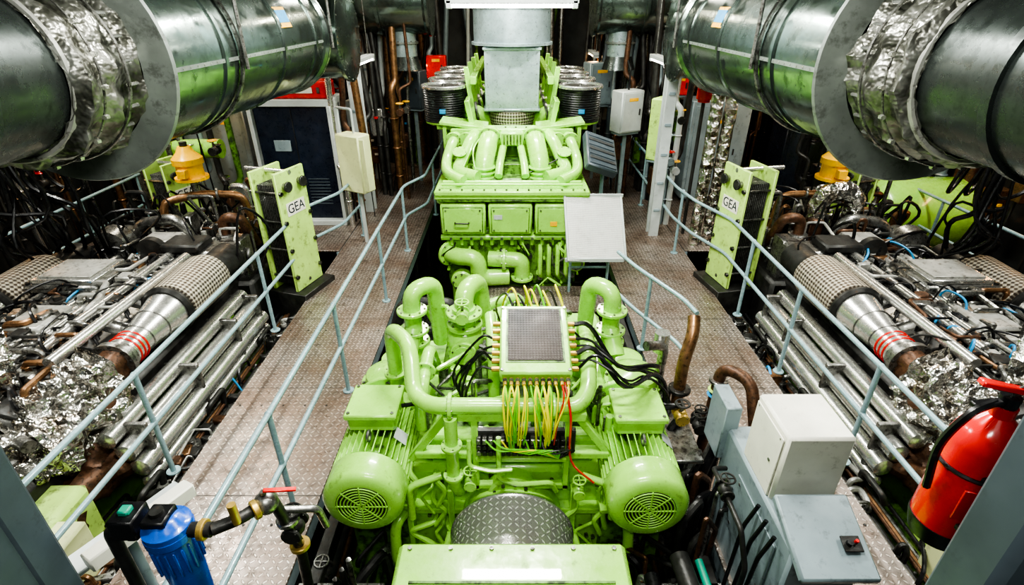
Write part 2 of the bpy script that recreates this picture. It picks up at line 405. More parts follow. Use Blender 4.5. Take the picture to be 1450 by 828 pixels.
b.box((-.2,7.28,1.1),(.12,.006,.07),'lgrey'); b.box((.6,7.28,1.0),(.1,.006,.07),'yellow')
b.box((0,7.5,.4),(1.95,.14,.9),'green2',bev=.02)
b.tube([(-1.05,7.42,.74),(1.0,7.42,.74)],.045,'green')
for k in range(13):
    x=-.9+k*.15; b.cyl((x,7.42,.62),(x,7.42,.82),.028,'green',seg=8); b.cyl((x,7.36,.74),(x,7.34,.74),.022,'steel',seg=6)
b.tube([(-1.0,7.5,.48),(-.85,7.3,.48),(-.5,7.25,.48),(-.5,7.25,.15),(-.05,7.3,.15)],.13,'green',bend=.2,seg=16)
b.flange((-.95,7.42,.48),(1,-1,0),.19,.05,'green',8)
b.tube([(-.35,7.35,.42),(-.05,7.32,.42),(.15,7.3,.42),(.15,7.3,.1)],.12,'green',bend=.16,seg=16)
b.flange((-.12,7.32,.42),(1,0,0),.17,.05,'green',8); b.flange((.15,7.3,.14),(0,0,1),.17,.05,'green',8)
b.cyl((-.75,7.35,.1),(-.75,7.2,.1),.17,'green',seg=24,bev=.03); b.bolts((-.75,7.2,.1),(0,1,0),.13,8,.015,.015,'steel')
for i in range(4):
    x=.42+i*.13; b.tube([(x,7.5,.6),(x,7.3,.6),(x,7.28,.2),(x+.05,7.45,.05)],.035,'green',bend=.08,seg=8)
b.cyl((.95,7.4,.4),(.95,7.2,.4),.13,'green',seg=20,bev=.02); b.ring((.95,7.2,.4),(0,1,0),.09,.015,'steel')
for i in range(36):
    x=R.uniform(-1,1);z=R.uniform(-.05,.65); b.cyl((x,7.42,z),(x,7.34,z),R.uniform(.015,.04),R.choice(['green','green','steel','iron']),seg=8)
for i in range(18):
    x=R.uniform(-.95,.9);z=R.uniform(.1,.7);b.tube([(x,7.45,z),(x,7.3,z),(x+R.uniform(-.25,.25),7.3,z-.15),(x+.1,7.45,z-.3)],R.uniform(.01,.025),R.choice(['green','green','steel','rubber']),seg=6)
b.box((0,8.35,1.55),(1.9,.5,.2),'green2')
for sg in (-1,1):
    b.tube([(sg*.33,8.55,2.0),(sg*.36,8.3,1.95),(sg*.42,8.0,1.68),(sg*.42,7.98,1.42)],.15,'green',bend=.25,seg=18)
    for t in (1.5,1.57,1.64): b.ring((sg*.42,7.98,t),(0,0,1),.155,.022,'green')
    b.tube([(sg*.55,8.6,2.02),(sg*.62,8.3,1.98),(sg*.75,8.1,1.72),(sg*.82,7.85,1.6),(sg*.5,7.68,1.57)],.095,'green',bend=.2,seg=14)
    b.tube([(sg*.85,8.6,2.0),(sg*.9,8.3,1.95),(sg*.99,8.1,1.72),(sg*.97,7.8,1.6),(sg*.7,7.55,1.55)],.08,'green',bend=.2,seg=14)
    b.tube([(sg*.12,8.4,1.9),(sg*.18,8.0,1.7),(sg*.2,7.8,1.55)],.06,'green',bend=.1,seg=12)
    b.flange((sg*.345,8.4,1.98),(sg*.05,-.9,-.3),.18,.04,'green',8)
    for q in (.7,.9): b.flange((sg*q,8.35,1.96),(0,-.9,-.2),.12,.03,'green',6)
    for q in (1.62,1.85): b.flange((sg*(.78),8.05,q),(0,-.5,1),.11,.02,'green',6)
    for i in range(2): b.hose([(sg*R.uniform(.1,1),8.6,2.1),(sg*R.uniform(.1,1),8.1,R.uniform(1.8,2.0)),(sg*R.uniform(.1,1),7.8,1.55)],.012,R.choice(['green','rubber']))
    b.box((sg*.75,8.75,2.13),(.75,.5,.05),'green',rot=(0,sg*-.12,0)); b.box((sg*1.05,8.9,1.95),(.06,.7,.35),'green')
    b.box((sg*.66,9.0,2.22),(.08,.5,.5),'green',rot=(0,sg*.2,0)); 
    for k in range(4):
        y=9.4+k*.9
        b.box((sg*.68,y,2.35),(.08,.12,1.1),'green',rot=(0,sg*.12,0)); b.box((sg*.95,y,2.0),(.6,.5,.1),'green')
        b.tube([(sg*.3,y+.3,1.6),(sg*.5,y+.3,2.1),(sg*.85,y+.3,2.2),(sg*1.05,y+.1,2.05)],.13,'green',bend=.2,seg=14)
        b.ring((sg*.6,y+.3,2.14),(1,0,.2),.15,.03,'steel')
    b.box((sg*.62,11.0,2.72),(.1,3.8,.12),'green'); b.box((sg*.74,11.0,2.3),(.05,3.8,.12),'green')
b.box((0,8.62,2.05),(1.9,.3,.1),'green',bev=.02)
b.box((0,8.45,1.98),(.36,.35,.2),'green',bev=.02)
for k in range(6): b.box((-.12+k*.05,8.26,1.98),(.02,.02,.15),'green2')
for k in range(12): b.cyl((-.9+k*.16,8.55,2.1),(-.9+k*.16,8.55,2.12),.014,'steel',seg=6)
b.cyl((0,9.1,1.5),(0,9.1,1.95),.3,'green',seg=24,bev=.02)
b.box((0,11.2,1.75),(1.0,3.2,.5),'green2'); 
for i in range(20):
    x=R.uniform(-.5,.5);y=R.uniform(10,12.6); b.tube([(x,y,1.9),(x,y,2.3),(x+R.uniform(-.4,.4),y+.1,2.35),(x,y+.3,1.9)],R.uniform(.02,.06),R.choice(['green','steel','iron']),seg=8)
for sg in (-1,1):
    for k in range(4):
        y=9.42+k*.88; x=sg*1.13
        b.lathe((x,y,1.98),(0,0,1),[(0,.2),(.05,.33),(.08,.34)],'green',32)
        pr=[]
        for i in range(29): pr.append((.08+i*.018,.345 if i%2 else .335))
        b.lathe((x,y,1.98),(0,0,1),pr,'rubber',36); 
        b.lathe((x,y,2.58),(0,0,1),[(0,.35),(.0,.375),(.035,.375),(.05,.36),(.05,.32),(.02,.31)],'steelb',36,cap=False)
        b.cyl((x,y,2.57),(x,y,2.60),.32,'iron',seg=32); b.cyl((x,y,2.6),(x,y,2.64),.03,'steel')
        b.box((x,y-.35,2.25),(.1,.01,.07),'cyan' if k==0 else 'lgrey')
b.done()
b=B('lectern_desk')
b.box((1.16,7.05,1.03),(.8,.95,.03),'deskgrid',rot=(.86,0,.05),bev=.005)
for sg in (-1,1): b.box((1.16+sg*.40,7.05+sg*.02,1.03),(.03,.96,.06),'lgrey',rot=(.86,0,.05))
b.box((1.14,6.74,.68),(.82,.03,.06),'lgrey'); b.box((1.17,7.36,1.4),(.82,.03,.05),'lgrey')
for x in (.85,1.4): b.cyl((x,7.1,.0),(x,7.1,1.0),.022,'rail')
b.tube([(.85,7.1,.4),(1.4,7.1,.4)],.018,'rail'); b.done()
b=B('instrument_panel')
b.box((1.32,8.1,1.8),(.5,.75,.14),'dgrey',rot=(.5,.35,.15),bev=.02)
Rm=Matrix.Rotation(.15,3,'Z')@Matrix.Rotation(.35,3,'Y')@Matrix.Rotation(.5,3,'X')
for k in range(7): b.box(V((1.32,8.1,1.8))+Rm@V((0,-.3+k*.1,.075)),(.42,.06,.015),'screen' if k%2 else 'dgrey',rot=(.5,.35,.15))
b.cyl((1.4,8.2,0),(1.4,8.2,1.75),.03,'rail')
b.box((1.4,8.2,.01),(.2,.2,.02),'rail'); b.done()
# ------------------------------------------------------------ pump / gearbox unit
R=random.Random(11)
b=B('gearbox_pump_unit')
b.box((0,4.1,-.15),(1.9,1.9,1.3),'green',bev=.05)
b.box((0,4.0,.58),(1.35,1.5,.3),'green2',bev=.04); b.box((0,3.3,.60),(1.35,.16,.3),'green',bev=.03)  # inner casing in darker green: shade of the recesses put into its colour
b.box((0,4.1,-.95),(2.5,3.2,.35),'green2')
for x in (-.85,-.5,.5,.85): b.box((x,3.12,-.2),(.05,.16,1.1),'green')
b.box((0,3.1,.1),(1.7,.1,.06),'green'); b.box((0,3.1,.72),(1.5,.1,.06),'green')
b.cyl((0,3.15,.32),(0,3.0,.32),.2,'green',seg=32,bev=.02); b.bolts((0,3.0,.32),(0,1,0),.155,10,.016,.015,'steel')
b.cyl((0,3.0,.32),(0,2.95,.32),.07,'steel',seg=20)
b.cyl((0,3.15,0),(0,2.9,0),.42,'green',seg=40,bev=.03)
for x in (-.28,.42): b.box((x,3.05,.78),(.05,.06,.8),'green')
b.box((.07,3.05,1.14),(.95,.08,.08),'green'); b.box((.07,3.05,.42),(.75,.06,.05),'green'); b.box((.07,3.03,.72),(.7,.05,.04),'green')
for sg in (-1,1): b.box((sg*.62,3.1,.9),(.06,.06,.6),'green',rot=(0,sg*-.6,0))
for i in range(16):
    for j in range(3): b.box((-.25+i*.045,3.02,.82+j*.055),(.034,.09,.042),R.choice(['iron','rubber','iron','steel']),bev=.004)
b.box((.1,3.06,.88),(.76,.06,.22),'iron')
b.tube([(-1.0,3.75,.7),(-1.0,3.75,1.46),(-.80,3.5,1.46),(-.74,3.2,1.2),(-.6,3.05,1.22),(.48,3.05,1.22),(.56,3.12,1.3),(.58,3.35,1.45),(.62,3.9,1.4),(.62,4.1,.7)],.062,'green',bend=.13,seg=16)
b.flange((-.45,3.05,1.22),(1,0,0),.1,.03,'green',6); b.flange((.3,3.05,1.22),(1,0,0),.1,.03,'green',6)
b.flange((-1.0,3.75,1.0),(0,0,1),.1,.03,'green',6)
b.tube([(-.45,3.0,1.15),(-.45,2.98,.5),(-.42,3.05,.35)],.05,'green',seg=14); b.flange((-.45,2.98,.9),(0,0,1),.08,.03,'green',6); b.flange((-.45,2.98,.6),(0,0,1),.08,.03,'green',6)
b.tube([(-.45,4.35,.5),(-.45,4.35,1.3)],.11,'green',seg=20); b.sph((-.45,4.35,.95),.18,'green',1.1,20)
for z in (.62,.78,1.12,1.24): b.flange((-.45,4.35,z),(0,0,1),.17,.045,'green',8,'steel')
b.tube([(-.45,4.35,1.2),(-.45,4.4,1.44),(-.33,4.65,1.44),(-.3,4.75,1.0)],.09,'green',bend=.14,seg=18)
b.cyl((-.45,4.3,.95),(-.45,4.08,.95),.09,'green',seg=16,bev=.01); b.flange((-.45,4.1,.95),(0,1,0),.12,.03,'green',6)
valve(b,(-.45,4.2,1.3),1.0,'green','green')
for sg in (-1,1):
    b.tube([(sg*.98,4.55,.4),(sg*.98,4.55,1.36),(sg*.78,4.75,1.36),(sg*.76,4.85,.6)],.085,'green',bend=.17,seg=18)
    for z in (.8,.93,1.15): b.flange((sg*.98,4.55,z),(0,0,1),.15,.035,'green',8,'steel')
    b.tube([(sg*1.02,4.35,.75),(sg*.98,4.55,.95)],.09,'green',seg=14)
    b.lathe((sg*1.15,4.1,-.6),(0,0,1),[(0,.18),(.05,.22),(1.2,.22),(1.2,.27),(1.26,.27),(1.26,.24),(1.34,.22),(1.4,.12),(1.42,.02)],'green',32)
    b.bolts((sg*1.15,4.1,.63),(0,0,1),.25,12,.016,.045,'steel')
    b.lathe((sg*1.2,4.75,-.5),(0,0,1),[(0,.15),(.9,.15),(.9,.2),(.95,.2),(1.0,.1)],'green',24)
    b.tube([(sg*.7,3.3,.1),(sg*.95,2.95,.1),(sg*.95,2.85,-.3),(sg*.6,2.8,-.4),(sg*.5,3.0,-.1)],.045,'green',bend=.12,seg=12)
    b.tube([(sg*.55,3.02,.55),(sg*.8,2.95,.5),(sg*.8,2.95,.15)],.03,'green',seg=10)
b.tube([(.28,3.9,.7),(.28,3.9,1.2),(.28,4.4,1.25),(.5,4.6,.8)],.07,'green',seg=14)
b.tube([(-.15,3.6,.7),(-.15,3.6,1.25),(-.2,4.2,1.3)],.05,'green',seg=12)
b.tube([(-.75,3.4,.7),(-.72,3.4,1.1),(-.72,3.9,1.15),(-.72,4.2,.7)],.055,'green',seg=12)
b.flange((-.72,3.6,1.12),(0,1,0),.09,.03,'green',6)
b.tube([(-.1,2.98,.98),(-.1,2.94,.6),(.05,2.93,.55),(.3,2.95,.55),(.35,3.0,.4)],.02,'green',seg=8)
b.tube([(-.32,2.98,.95),(-.32,2.92,.75),(-.15,2.9,.72),(.0,2.92,.72)],.018,'green',seg=8)
valve(b,(-.32,2.96,.55),.8,'green','green'); valve(b,(.52,2.96,.45),.8,'green','green')
b.cyl((.1,5.3,-.2),(.1,5.3,.6),.35,'green',seg=30,bev=.04); b.flange((.1,5.3,.58),(0,0,1),.42,.05,'green',14)
b.box((-.5,5.4,.2),(.7,.7,.6),'green2',bev=.05); b.box((.75,5.3,.2),(.6,.7,.6),'green',bev=.05)
b.tube([(-.3,5.0,.5),(-.3,5.1,.9),(.1,5.3,.9),(.1,5.3,.6)],.06,'green',seg=12)
for i in range(55):
    x=R.uniform(-.85,.85);y=R.uniform(3.3,4.8); z=.74; h=R.uniform(.03,.2); b.cyl((x,y,z-.03),(x,y,z+h),R.uniform(.015,.05),R.choice(['green','green','green','steel']),seg=10)
for i in range(34):
    x=R.uniform(-.8,.8);y=R.uniform(3.3,5.0); b.tube([(x,y,.7),(x,y,R.uniform(.85,1.15)),(x+R.uniform(-.4,.4),y+R.uniform(-.3,.3),.95),(x+R.uniform(-.3,.3),y+.2,.7)],R.uniform(.012,.03),R.choice(['green','green','steel']),seg=8)
for i in range(40):
    x=R.choice([-1,1])*R.uniform(.1,.85);z=R.uniform(-.6,.65); b.cyl((x,3.16,z),(x,3.12,z),.018,'steel',seg=6)
for i in range(14):
    x=R.choice([-1,1])*R.uniform(.45,.85);z=R.uniform(-.2,.6); b.tube([(x,3.15,z),(x,3.05,z),(x+R.uniform(-.25,.25),3.04,z-.1),(x,3.04,z-.3),(x,3.15,z-.35)],R.uniform(.01,.025),'green',seg=8)
b.done()
def motor(x,y0,z,r=.3):
    b=B('electric_motor')
    b.lathe((x,y0,z),(0,1,0),[(0,.19),(.0,r-.05),(.02,r-.02),(.05,r),(.24,r),(.245,r-.03)],'green',40)
    b.cyl((x,y0-.004,z),(x,y0+.002,z),.19,'iron',seg=32)
    for rr in (.03,.055,.08,.105,.13,.155,.18): b.ring((x,y0-.006,z),(0,1,0),rr,.006,'green',32,6)
    for k in range(8):
        a=k*PI/4; b.box((x+math.cos(a)*.1,y0-.006,z+math.sin(a)*.1),(.18,.012,.01),'green',rot=(0,-a,0),bev=.001)
    b.cyl((x,y0+.22,z),(x,y0+.95,z),r-.09,'green2',seg=32)
    for k in range(36):
        a=2*PI*k/36; d=V((math.cos(a),0,math.sin(a))); rr=r-.045
        b.box(V((x,y0+.57,z))+d*rr,(.09,.64,.010),'green',rot=(0,-a,0),bev=.002)
    b.lathe((x,y0+.9,z),(0,1,0),[(0,r-.02),(.05,r),(.1,r),(.16,r-.1),(.2,.12)],'green',36)
    b.flange((x,y0+1.12,z),(0,1,0),r+.02,.05,'green',8)
    b.box((x,y0+.66,z+r+.04),(.38,.36,.14),'green',bev=.02); b.box((x,y0+.66,z+r+.12),(.41,.40,.05),'green',bev=.015)
    for sx in (-1,1):
        for sy in (-1,1): b.cyl((x+sx*.17,y0+.66+sy*.165,z+r+.14),(x+sx*.17,y0+.66+sy*.165,z+r+.155),.014,'steel',seg=6)
        b.box((x+sx*.22,y0+.6,z-r+.02),(.1,.6,.1),'green')
    b.box((x,y0+.6,z-r-.02),(.6,.7,.05),'green'); b.box((x,y0+.6,z-r-.5),(.5,.5,.95),'green2')
    b.box((x+r*.72,y0+.5,z+r*.7),(.12,.12,.006),'lgrey',rot=(0,.8,0))
    b.ring((x,y0+.38,z+r+.02),(1,0,0),.04,.012,'steel')
    b.hose([(x+.2,y0+.7,z+r+.05),(x+.35,y0+.8,z+r),(x+.45 if x<0 else x-.45,y0+1.1,z+.1)],.018,'rubber')
    b.done()
motor(-1.10,2.72,.56); motor(1.0,2.68,.56)
b=B('control_junction_box')
Rt=.30
b.box((.17,3.4,1.54),(.52,.66,.12),'green',rot=(Rt,0,0),bev=.015)
n=V((0,-math.sin(Rt),math.cos(Rt))); u=V((0,math.cos(Rt),math.sin(Rt))); c0=V((.17,3.4,1.54))
b.box(c0+n*.062+u*.03,(.43,.53,.006),'green2',rot=(Rt,0,0),bev=.002)
b.box(c0+n*.066+u*.03,(.40,.50,.01),'meshblk',rot=(Rt,0,0),bev=.002)
for sx in (-1,1):
    for sy in (-1,1): b.cyl(c0+V((sx*.24,0,0))+u*sy*.3+n*.05,c0+V((sx*.24,0,0))+u*sy*.3+n*.07,.012,'steel',seg=8)
    b.box((.17+sx*.2,3.35,1.2),(.04,.04,.6),'green')
R=random.Random(5)
for k in range(11):
    x=-.05+k*.045; p=c0+V((x-.17,0,0))-u*.34
    b.cyl(p+u*.02,p-u*.05,.014,'brass',seg=8); b.cyl(p-u*.0,p-u*.02,.019,'steel',seg=6)
    for j in range(5 if k<8 and k!=4 else 1):
        col='red' if k==9 else ('cabY' if R.random()<.72 else 'cabG'); dx=R.uniform(-.025,.025); g=(.02 if k<4 else .24)
        b.hose([p-u*.04,p-u*.1+V((dx,-.02,-.05)),(x*.6+g*.4+dx*2,2.93+R.uniform(-.04,.03),1.13),(x*.5+g*.5+dx*1.5,2.96,.93+R.uniform(-.06,.1))],.0065,col,5)
b.hose([(.38,3.1,1.4),(.42,2.95,1.2),(.44,2.93,.8),(.62,2.9,.6)],.009,'red')
for k in range(10): b.hose([(-.2+k*.06,2.98,.95),(-.1+k*.05,2.93,.88+R.uniform(-.04,.04)),(.1+k*.04,2.93,.9),(.35,2.95,.8)],.007,R.choice(['cabY','rubber','cabG','rubber']),5)
for k in range(7):
    z=1.5; y=3.2+k*.07; p=V((.43,y,z+ (y-3.4)*.3))
    b.cyl(p,p+V((.06,0,0)),.02,'brass',seg=8)
    b.hose([p+V((.05,0,0)),(.62,y,1.48+R.uniform(-.08,.08)),(.85,y-.1,1.3+R.uniform(-.08,.08)),(1.1+R.uniform(-.05,.1),3.5+k*.03,1.12),(1.35,3.6+k*.06,.8),(1.45,3.9,.1)],R.choice([.009,.012,.016,.02]),'rubber')
    p=V((-.09,y,z+(y-3.4)*.3)); b.cyl(p,p-V((.06,0,0)),.02,'brass',seg=8)
    if k<5: b.hose([p-V((.05,0,0)),(-.25,y,1.5+R.uniform(-.1,.1)),(-.35-.03*k,y-.05,1.2),(-.3,3.3+k*.05,.8)],.010,'rubber')
for k in range(9):
    x=-.05+k*.05; b.hose([c0+V((x-.1,0,0))+u*.33,(x,3.85,1.7+R.uniform(0,.1)),(x+R.uniform(-.1,.1),4.1,1.45),(x+R.uniform(-.2,.2),4.5,.9)],.009,R.choice(['cabY','cabG','cabY','rubber']),5)
b.done()
b=B('coupling_guard')
b.lathe((0,2.36,-.02),(0,1,0),[(0,.49),(.56,.49),(.56,.46)],'treaduv',64)
b.ring((0,2.9,-.02),(0,1,0),.49,.012,'steelb',48)
for sg in (-1,1): b.box((sg*.46,2.62,-.6),(.06,.5,1.2),'steel')
b.done()
b=B('generator_housing')
b.box((0,1.8,.1),(1.52,1.2,1.0),'green',bev=.03); b.box((0,1.8,-.75),(1.3,1.1,.9),'green2')
for k in range(6): b.cyl((-.68+k*.272,2.34,.6),(-.68+k*.272,2.34,.615),.016,'steel',seg=6)
for k in range(3): b.box((0,2.1-k*.35,.605),(1.3,.02,.012),'green2')
b.done()
b=B('foundation_frame')
for sg in (-1,1):
    b.box((sg*1.28,2.45,-.08),(.65,.14,.1),'steel'); b.box((sg*1.28,2.3,-.02),(.7,.05,.05),'steelb'); b.box((sg*1.5,4.0,-.1),(.1,5.6,.14),'iron')
    b.box((sg*1.05,2.35,-.3),(.5,.08,.35),'iron')
    b.box((sg*1.2,4.2,-1.1),(.2,6.2,.25),'iron')
for y in (1.5,2.6,5.9): b.box((0,y,-1.05),(3.2,.12,.25),'iron')
b.done()
R=random.Random(21)
b=B('bilge_piping')
for sg in (-1,1):
    for k in range(6):
        x=sg*(1.15+k*.08); z=-.55+.09*(k%3); b.tube([(x,1.0,z),(x,6.2,z)],R.uniform(.02,.05),R.choice(['iron','steel','rust','green2','copper']))
    for k in range(34):
        y=R.uniform(1.2,6); x=sg*R.uniform(.9,1.55); b.tube([(x,y,-1.1),(x,y,R.uniform(-.4,.0)),(x-sg*.2,y+.2,-.15),(x-sg*.2,y+.3,-.9)],R.uniform(.015,.045),R.choice(['iron','steel','rust','steelb','rubber','copper']),seg=8)
    for k in range(8): valve(b,(sg*R.uniform(1.0,1.5),R.uniform(1.2,6),-.15),.9,'iron',R.choice(['red','iron','steel']))
b.tube([(-1.5,5.9,.1),(-1.4,5.95,.45),(-.75,5.95,.45),(-.6,5.95,-.3)],.075,'iron',bend=.15,seg=14)
b.ring((-.95,5.95,.45),(1,0,0),.078,.012,'teal'); b.ring((-.9,5.95,.45),(1,0,0),.078,.012,'cyan')
for k in range(10): b.tube([(-1.5+k*.12,6.1,-1.1),(-1.5+k*.12,6.1,R.uniform(-.2,.3)),(-1.2+k*.1,6.4,-.2)],R.uniform(.02,.06),R.choice(['iron','green2','steel']),seg=8)
b.done()
# ------------------------------------------------------------ side engines
def clutter(b,xr,yr,z,n,R,top=.2,mats=None):
    mats=mats or ['steel','alu','steel','iron','iron','rubber','rust','copper','steel','alu','iron']
    for i in range(n):
        x=R.uniform(*xr);y=R.uniform(*yr);h=R.uniform(.04,top);k=R.random()
        mm=R.choice(mats)
        if k<.3:
            w,l=R.uniform(.06,.22),R.uniform(.06,.22); b.box((x,y,z+h/2-.02),(w,l,h),mm,rot=(0,0,R.choice([0,0,.3])),bev=.012)
            for q in (-1,1): b.cyl((x+q*w*.35,y+q*l*.35,z+h-.03),(x+q*w*.35,y+q*l*.35,z+h),.012,'steel',seg=6)
        elif k<.58: 
            r=R.uniform(.02,.075); b.lathe((x,y,z-.02),(0,0,1),[(0,r),(h*.6,r),(h*.6,r*1.3),(h*.75,r*1.3),(h*.75,r*.7),(h,r*.6)],mm,14)
        elif k<.86:
            dx,dy=R.uniform(-.35,.35),R.uniform(-.5,.5); b.tube([(x,y,z),(x,y,z+h),(x+dx,y,z+h),(x+dx,y+dy,z+h*.8),(x+dx,y+dy,z)],R.uniform(.01,.035),mm,seg=8)
            b.ring((x,y,z+h*.6),(0,0,1),.035,.01,mm,12)
        else:
            dx,dy=R.uniform(-.5,.5),R.uniform(-.5,.5); b.hose([(x,y,z),(x+dx*.3,y+dy*.2,z+h*1.4),(x+dx*.7,y+dy*.8,z+h*1.2),(x+dx,y+dy,z)],R.uniform(.008,.018),R.choice(['rubber','rubber','iron','rubber','rubber','cyan']),6)
def side_engine(M,seed):
    R=random.Random(seed); b=B('auxiliary_diesel_engine',M); Y=(0,1,0)
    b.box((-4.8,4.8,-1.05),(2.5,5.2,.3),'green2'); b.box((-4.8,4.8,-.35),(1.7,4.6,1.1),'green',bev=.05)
    b.box((-4.8,4.9,.3),(2.0,4.0,.3),'iron',bev=.05)
    b.box((-3.55,3.0,-.8),(.5,3.0,.6),'green2',bev=.03)
    b.box((-3.9,2.75,-.2),(.75,.9,1.0),'lime',bev=.06); b.box((-3.5,2.6,.0),(.35,.5,.5),'cream',bev=.02); b.box((-4.8,2.5,-.35),(1.0,.9,1.2),'green',bev=.1)
    for sg in (-1,1):
        cx=-4.8+sg*.55
        for i in range(8):
            y=3.05+i*.49
            b.box((cx,y,.48),(.55,.44,.4),'steel',rot=(0,sg*.35,0),bev=.03)
            b.box((cx+sg*.05,y,.73),(.40,.40,.14),R.choice(['steelb','alu','steel']),rot=(0,sg*.35,0),bev=.04)
            b.box((cx+sg*.07,y,.81),(.22,.30,.05),R.choice(['iron','steel','iron']),rot=(0,sg*.35,0),bev=.02)
            for q in (-.16,.16):
                for w in (-.15,.15): b.cyl((cx+w,y+q,.74-sg*w*.35),(cx+w+sg*.02,y+q,.82-sg*w*.35),.02,'iron',seg=8)
            b.hose([(cx+sg*.1,y,.8),(cx+sg*.02,y+.05,.95),(cx-sg*.2,y+.1,.88),(cx-sg*.32,y,.6)],.018,'rubber')
            b.hose([(cx+sg*.2,y-.1,.7),(cx+sg*.1,y-.05,.92),(cx-sg*.1,y+.2,.9),(cx-sg*.15,y+.3,.75)],.014,'rubber')
            b.tube([(cx+sg*.2,y+.18,.55),(cx+sg*.3,y+.18,.72),(cx+sg*.44,y+.1,.72)],.055,R.choice(['rust','steel','iron']),seg=10)
            b.tube([(cx+sg*.28,y,.3),(cx+sg*.36,y,.3),(cx+sg*.38,y,.1)],.03,R.choice(['steel','copper']),seg=8)
        ex=-4.8+sg*.98
        b.lathe((ex,5.2,.80),Y,[(0,.2),(.04,.27),(.8,.285),(.88,.26),(.92,.2)],'weave',40)
        b.lathe((ex,6.1,.80),Y,[(0,.2),(.5,.2),(.6,.12)],'iron',24)
        b.lathe((ex,4.32,.77),(0,1,.03),[(0,.16),(.3,.155),(.55,.19),(.85,.24)],'steelb',36)
        b.ring((ex,4.62,.78),(0,1,.03),.157,.008,'steel',32); b.ring((ex,4.85,.787),(0,1,.03),.19,.008,'steel',32)
        b.lathe((ex,5.12,.80),Y,[(0,.25),(.03,.285),(.06,.285),(.09,.25)],'iron',32)
        for q in (4.39,4.45,4.51): b.ring((ex,q,.773),Y,.16,.010,'red',32)
        b.lathe((ex,4.2,.765),Y,[(0,.21),(.06,.21),(.08,.17),(.14,.17)],'steel',28); b.bolts((ex,4.23,.765),Y,.185,10,.015,.04,'iron')
        b.tube([(ex,4.25,.76),(ex-.02,4.05,.7),(ex+.06,3.7,.35),(ex+.1,3.4,.1)],.16,'rust',bend=.2,seg=24,sub=.04,jit=.3)
        b.tube([(ex-.02,4.1,.76),(ex-.12,3.75,.66),(ex-.55,3.45,.6),(ex-1.0,3.4,.85)],.24,'foil',bend=.3,seg=36,sub=.025,jit=.55)
    b.tube([(-3.9,4.0,.35),(-3.8,3.65,.5),(-4.0,3.2,.45),(-4.3,3.0,.2)],.27,'foil',bend=.2,seg=36,sub=.025,jit=.55)
    b.tube([(-4.5,3.9,.95),(-4.8,3.5,1.05),(-5.1,3.0,1.0)],.34,'foil',bend=.3,seg=36,sub=.03,jit=.45)
    b.tube([(-3.6,3.6,.1),(-3.7,3.2,.15),(-3.65,2.9,.0)],.16,'rust',seg=18,sub=.04,jit=.5)
    for k,(x,z,r) in enumerate([(-3.56,.42,.085),(-3.44,.27,.09),(-3.36,.10,.09),(-3.34,-.07,.06)]):
        b.lathe((x,3.5,z),Y,[(0,r*.6),(.02,r),(2.7,r),(2.72,r*.6)],'steelb',18)
    for y in (3.7,4.6,5.5,6.1): b.box((-3.48,y,.2),(.36,.05,.55),'steel')
    for y in (3.3,4.5,5.8): b.tube([(-3.3,y,-.1),(-3.25,y,.0),(-3.25,y+.3,.0),(-3.3,y+.3,-.3)],.03,R.choice(['copper','iron']))
    for k in range(4): b.tube([(-4.68-k*.09,3.6,.86),(-4.68-k*.09,6.5,.86)],.03 if k%2 else .042,'steelb',seg=12)
    b.tube([(-4.12,3.9,.98),(-4.12,6.2,.98)],.055,'steelb',seg=14); b.tube([(-4.45,4.2,.92),(-4.45,6.6,.92)],.05,'steelb',seg=14)
    b.box((-5.15,5.75,.92),(.85,.72,.1),'steel',bev=.03); b.box((-5.15,5.75,.99),(.72,.6,.06),'steelb',bev=.02); b.box((-5.15,5.75,1.03),(.6,.48,.02),'alu')
    for sx in (-1,1):
        for sy in (-1,1): b.cyl((-5.15+sx*.38,5.75+sy*.31,.9),(-5.15+sx*.38,5.75+sy*.31,1.0),.025,'iron',seg=8)
    b.box((-4.95,4.8,.88),(.4,.5,.12),'alu',bev=.03); b.box((-4.9,4.1,.88),(.3,.35,.14),'steel',bev=.03)
    b.box((-4.05,6.6,.75),(.7,.45,.4),'steel',bev=.04); b.box((-4.3,6.55,1.0),(.5,.4,.12),'iron',bev=.03); b.box((-3.85,6.9,.65),(.3,.3,.6),'steel')
    b.box((-4.7,6.7,.8),(.5,.4,.5),'alu',bev=.05); b.cyl((-4.7,6.4,.95),(-4.7,6.5,.95),.18,'iron',seg=24); b.lathe((-5.4,6.6,.9),Y,[(0,.1),(.05,.22),(.25,.26),(.3,.2),(.5,.16)],'steel',28)
    clutter(b,(-5.3,-4.3),(3.6,6.8),.82,150,R,.18)
    clutter(b,(-6.3,-5.9),(2.8,7.4),.2,50,R,.5)
    clutter(b,(-5.6,-3.7),(6.7,8.0),.5,110,R,.7)
    clutter(b,(-3.3,-3.12),(2.4,6.6),-.35,70,R,.3)
    clutter(b,(-4.6,-3.3),(1.4,3.0),-.3,50,R,.4)
    for k in range(7): b.tube([(-3.13-.05*k,1.2,-.22-.03*(k%3)),(-3.13-.05*k,6.8,-.22-.03*(k%3))],.018+.008*(k%3),['copper','steelb','iron','rust','copper','steel','rubber'][k],seg=8)
    b.box((-4.6,7.3,-.1),(2.0,1.4,1.0),'iron',bev=.05); b.box((-5.9,5.2,-.3),(.5,4.5,.9),'iron')
    b.tube([(-4.0,7.0,.6),(-4.0,7.0,1.2),(-3.75,7.0,1.2),(-3.75,7.3,.7)],.07,'rust',bend=.15,seg=14); b.flange((-4,7,.95),(0,0,1),.13,.04,'steel',8)
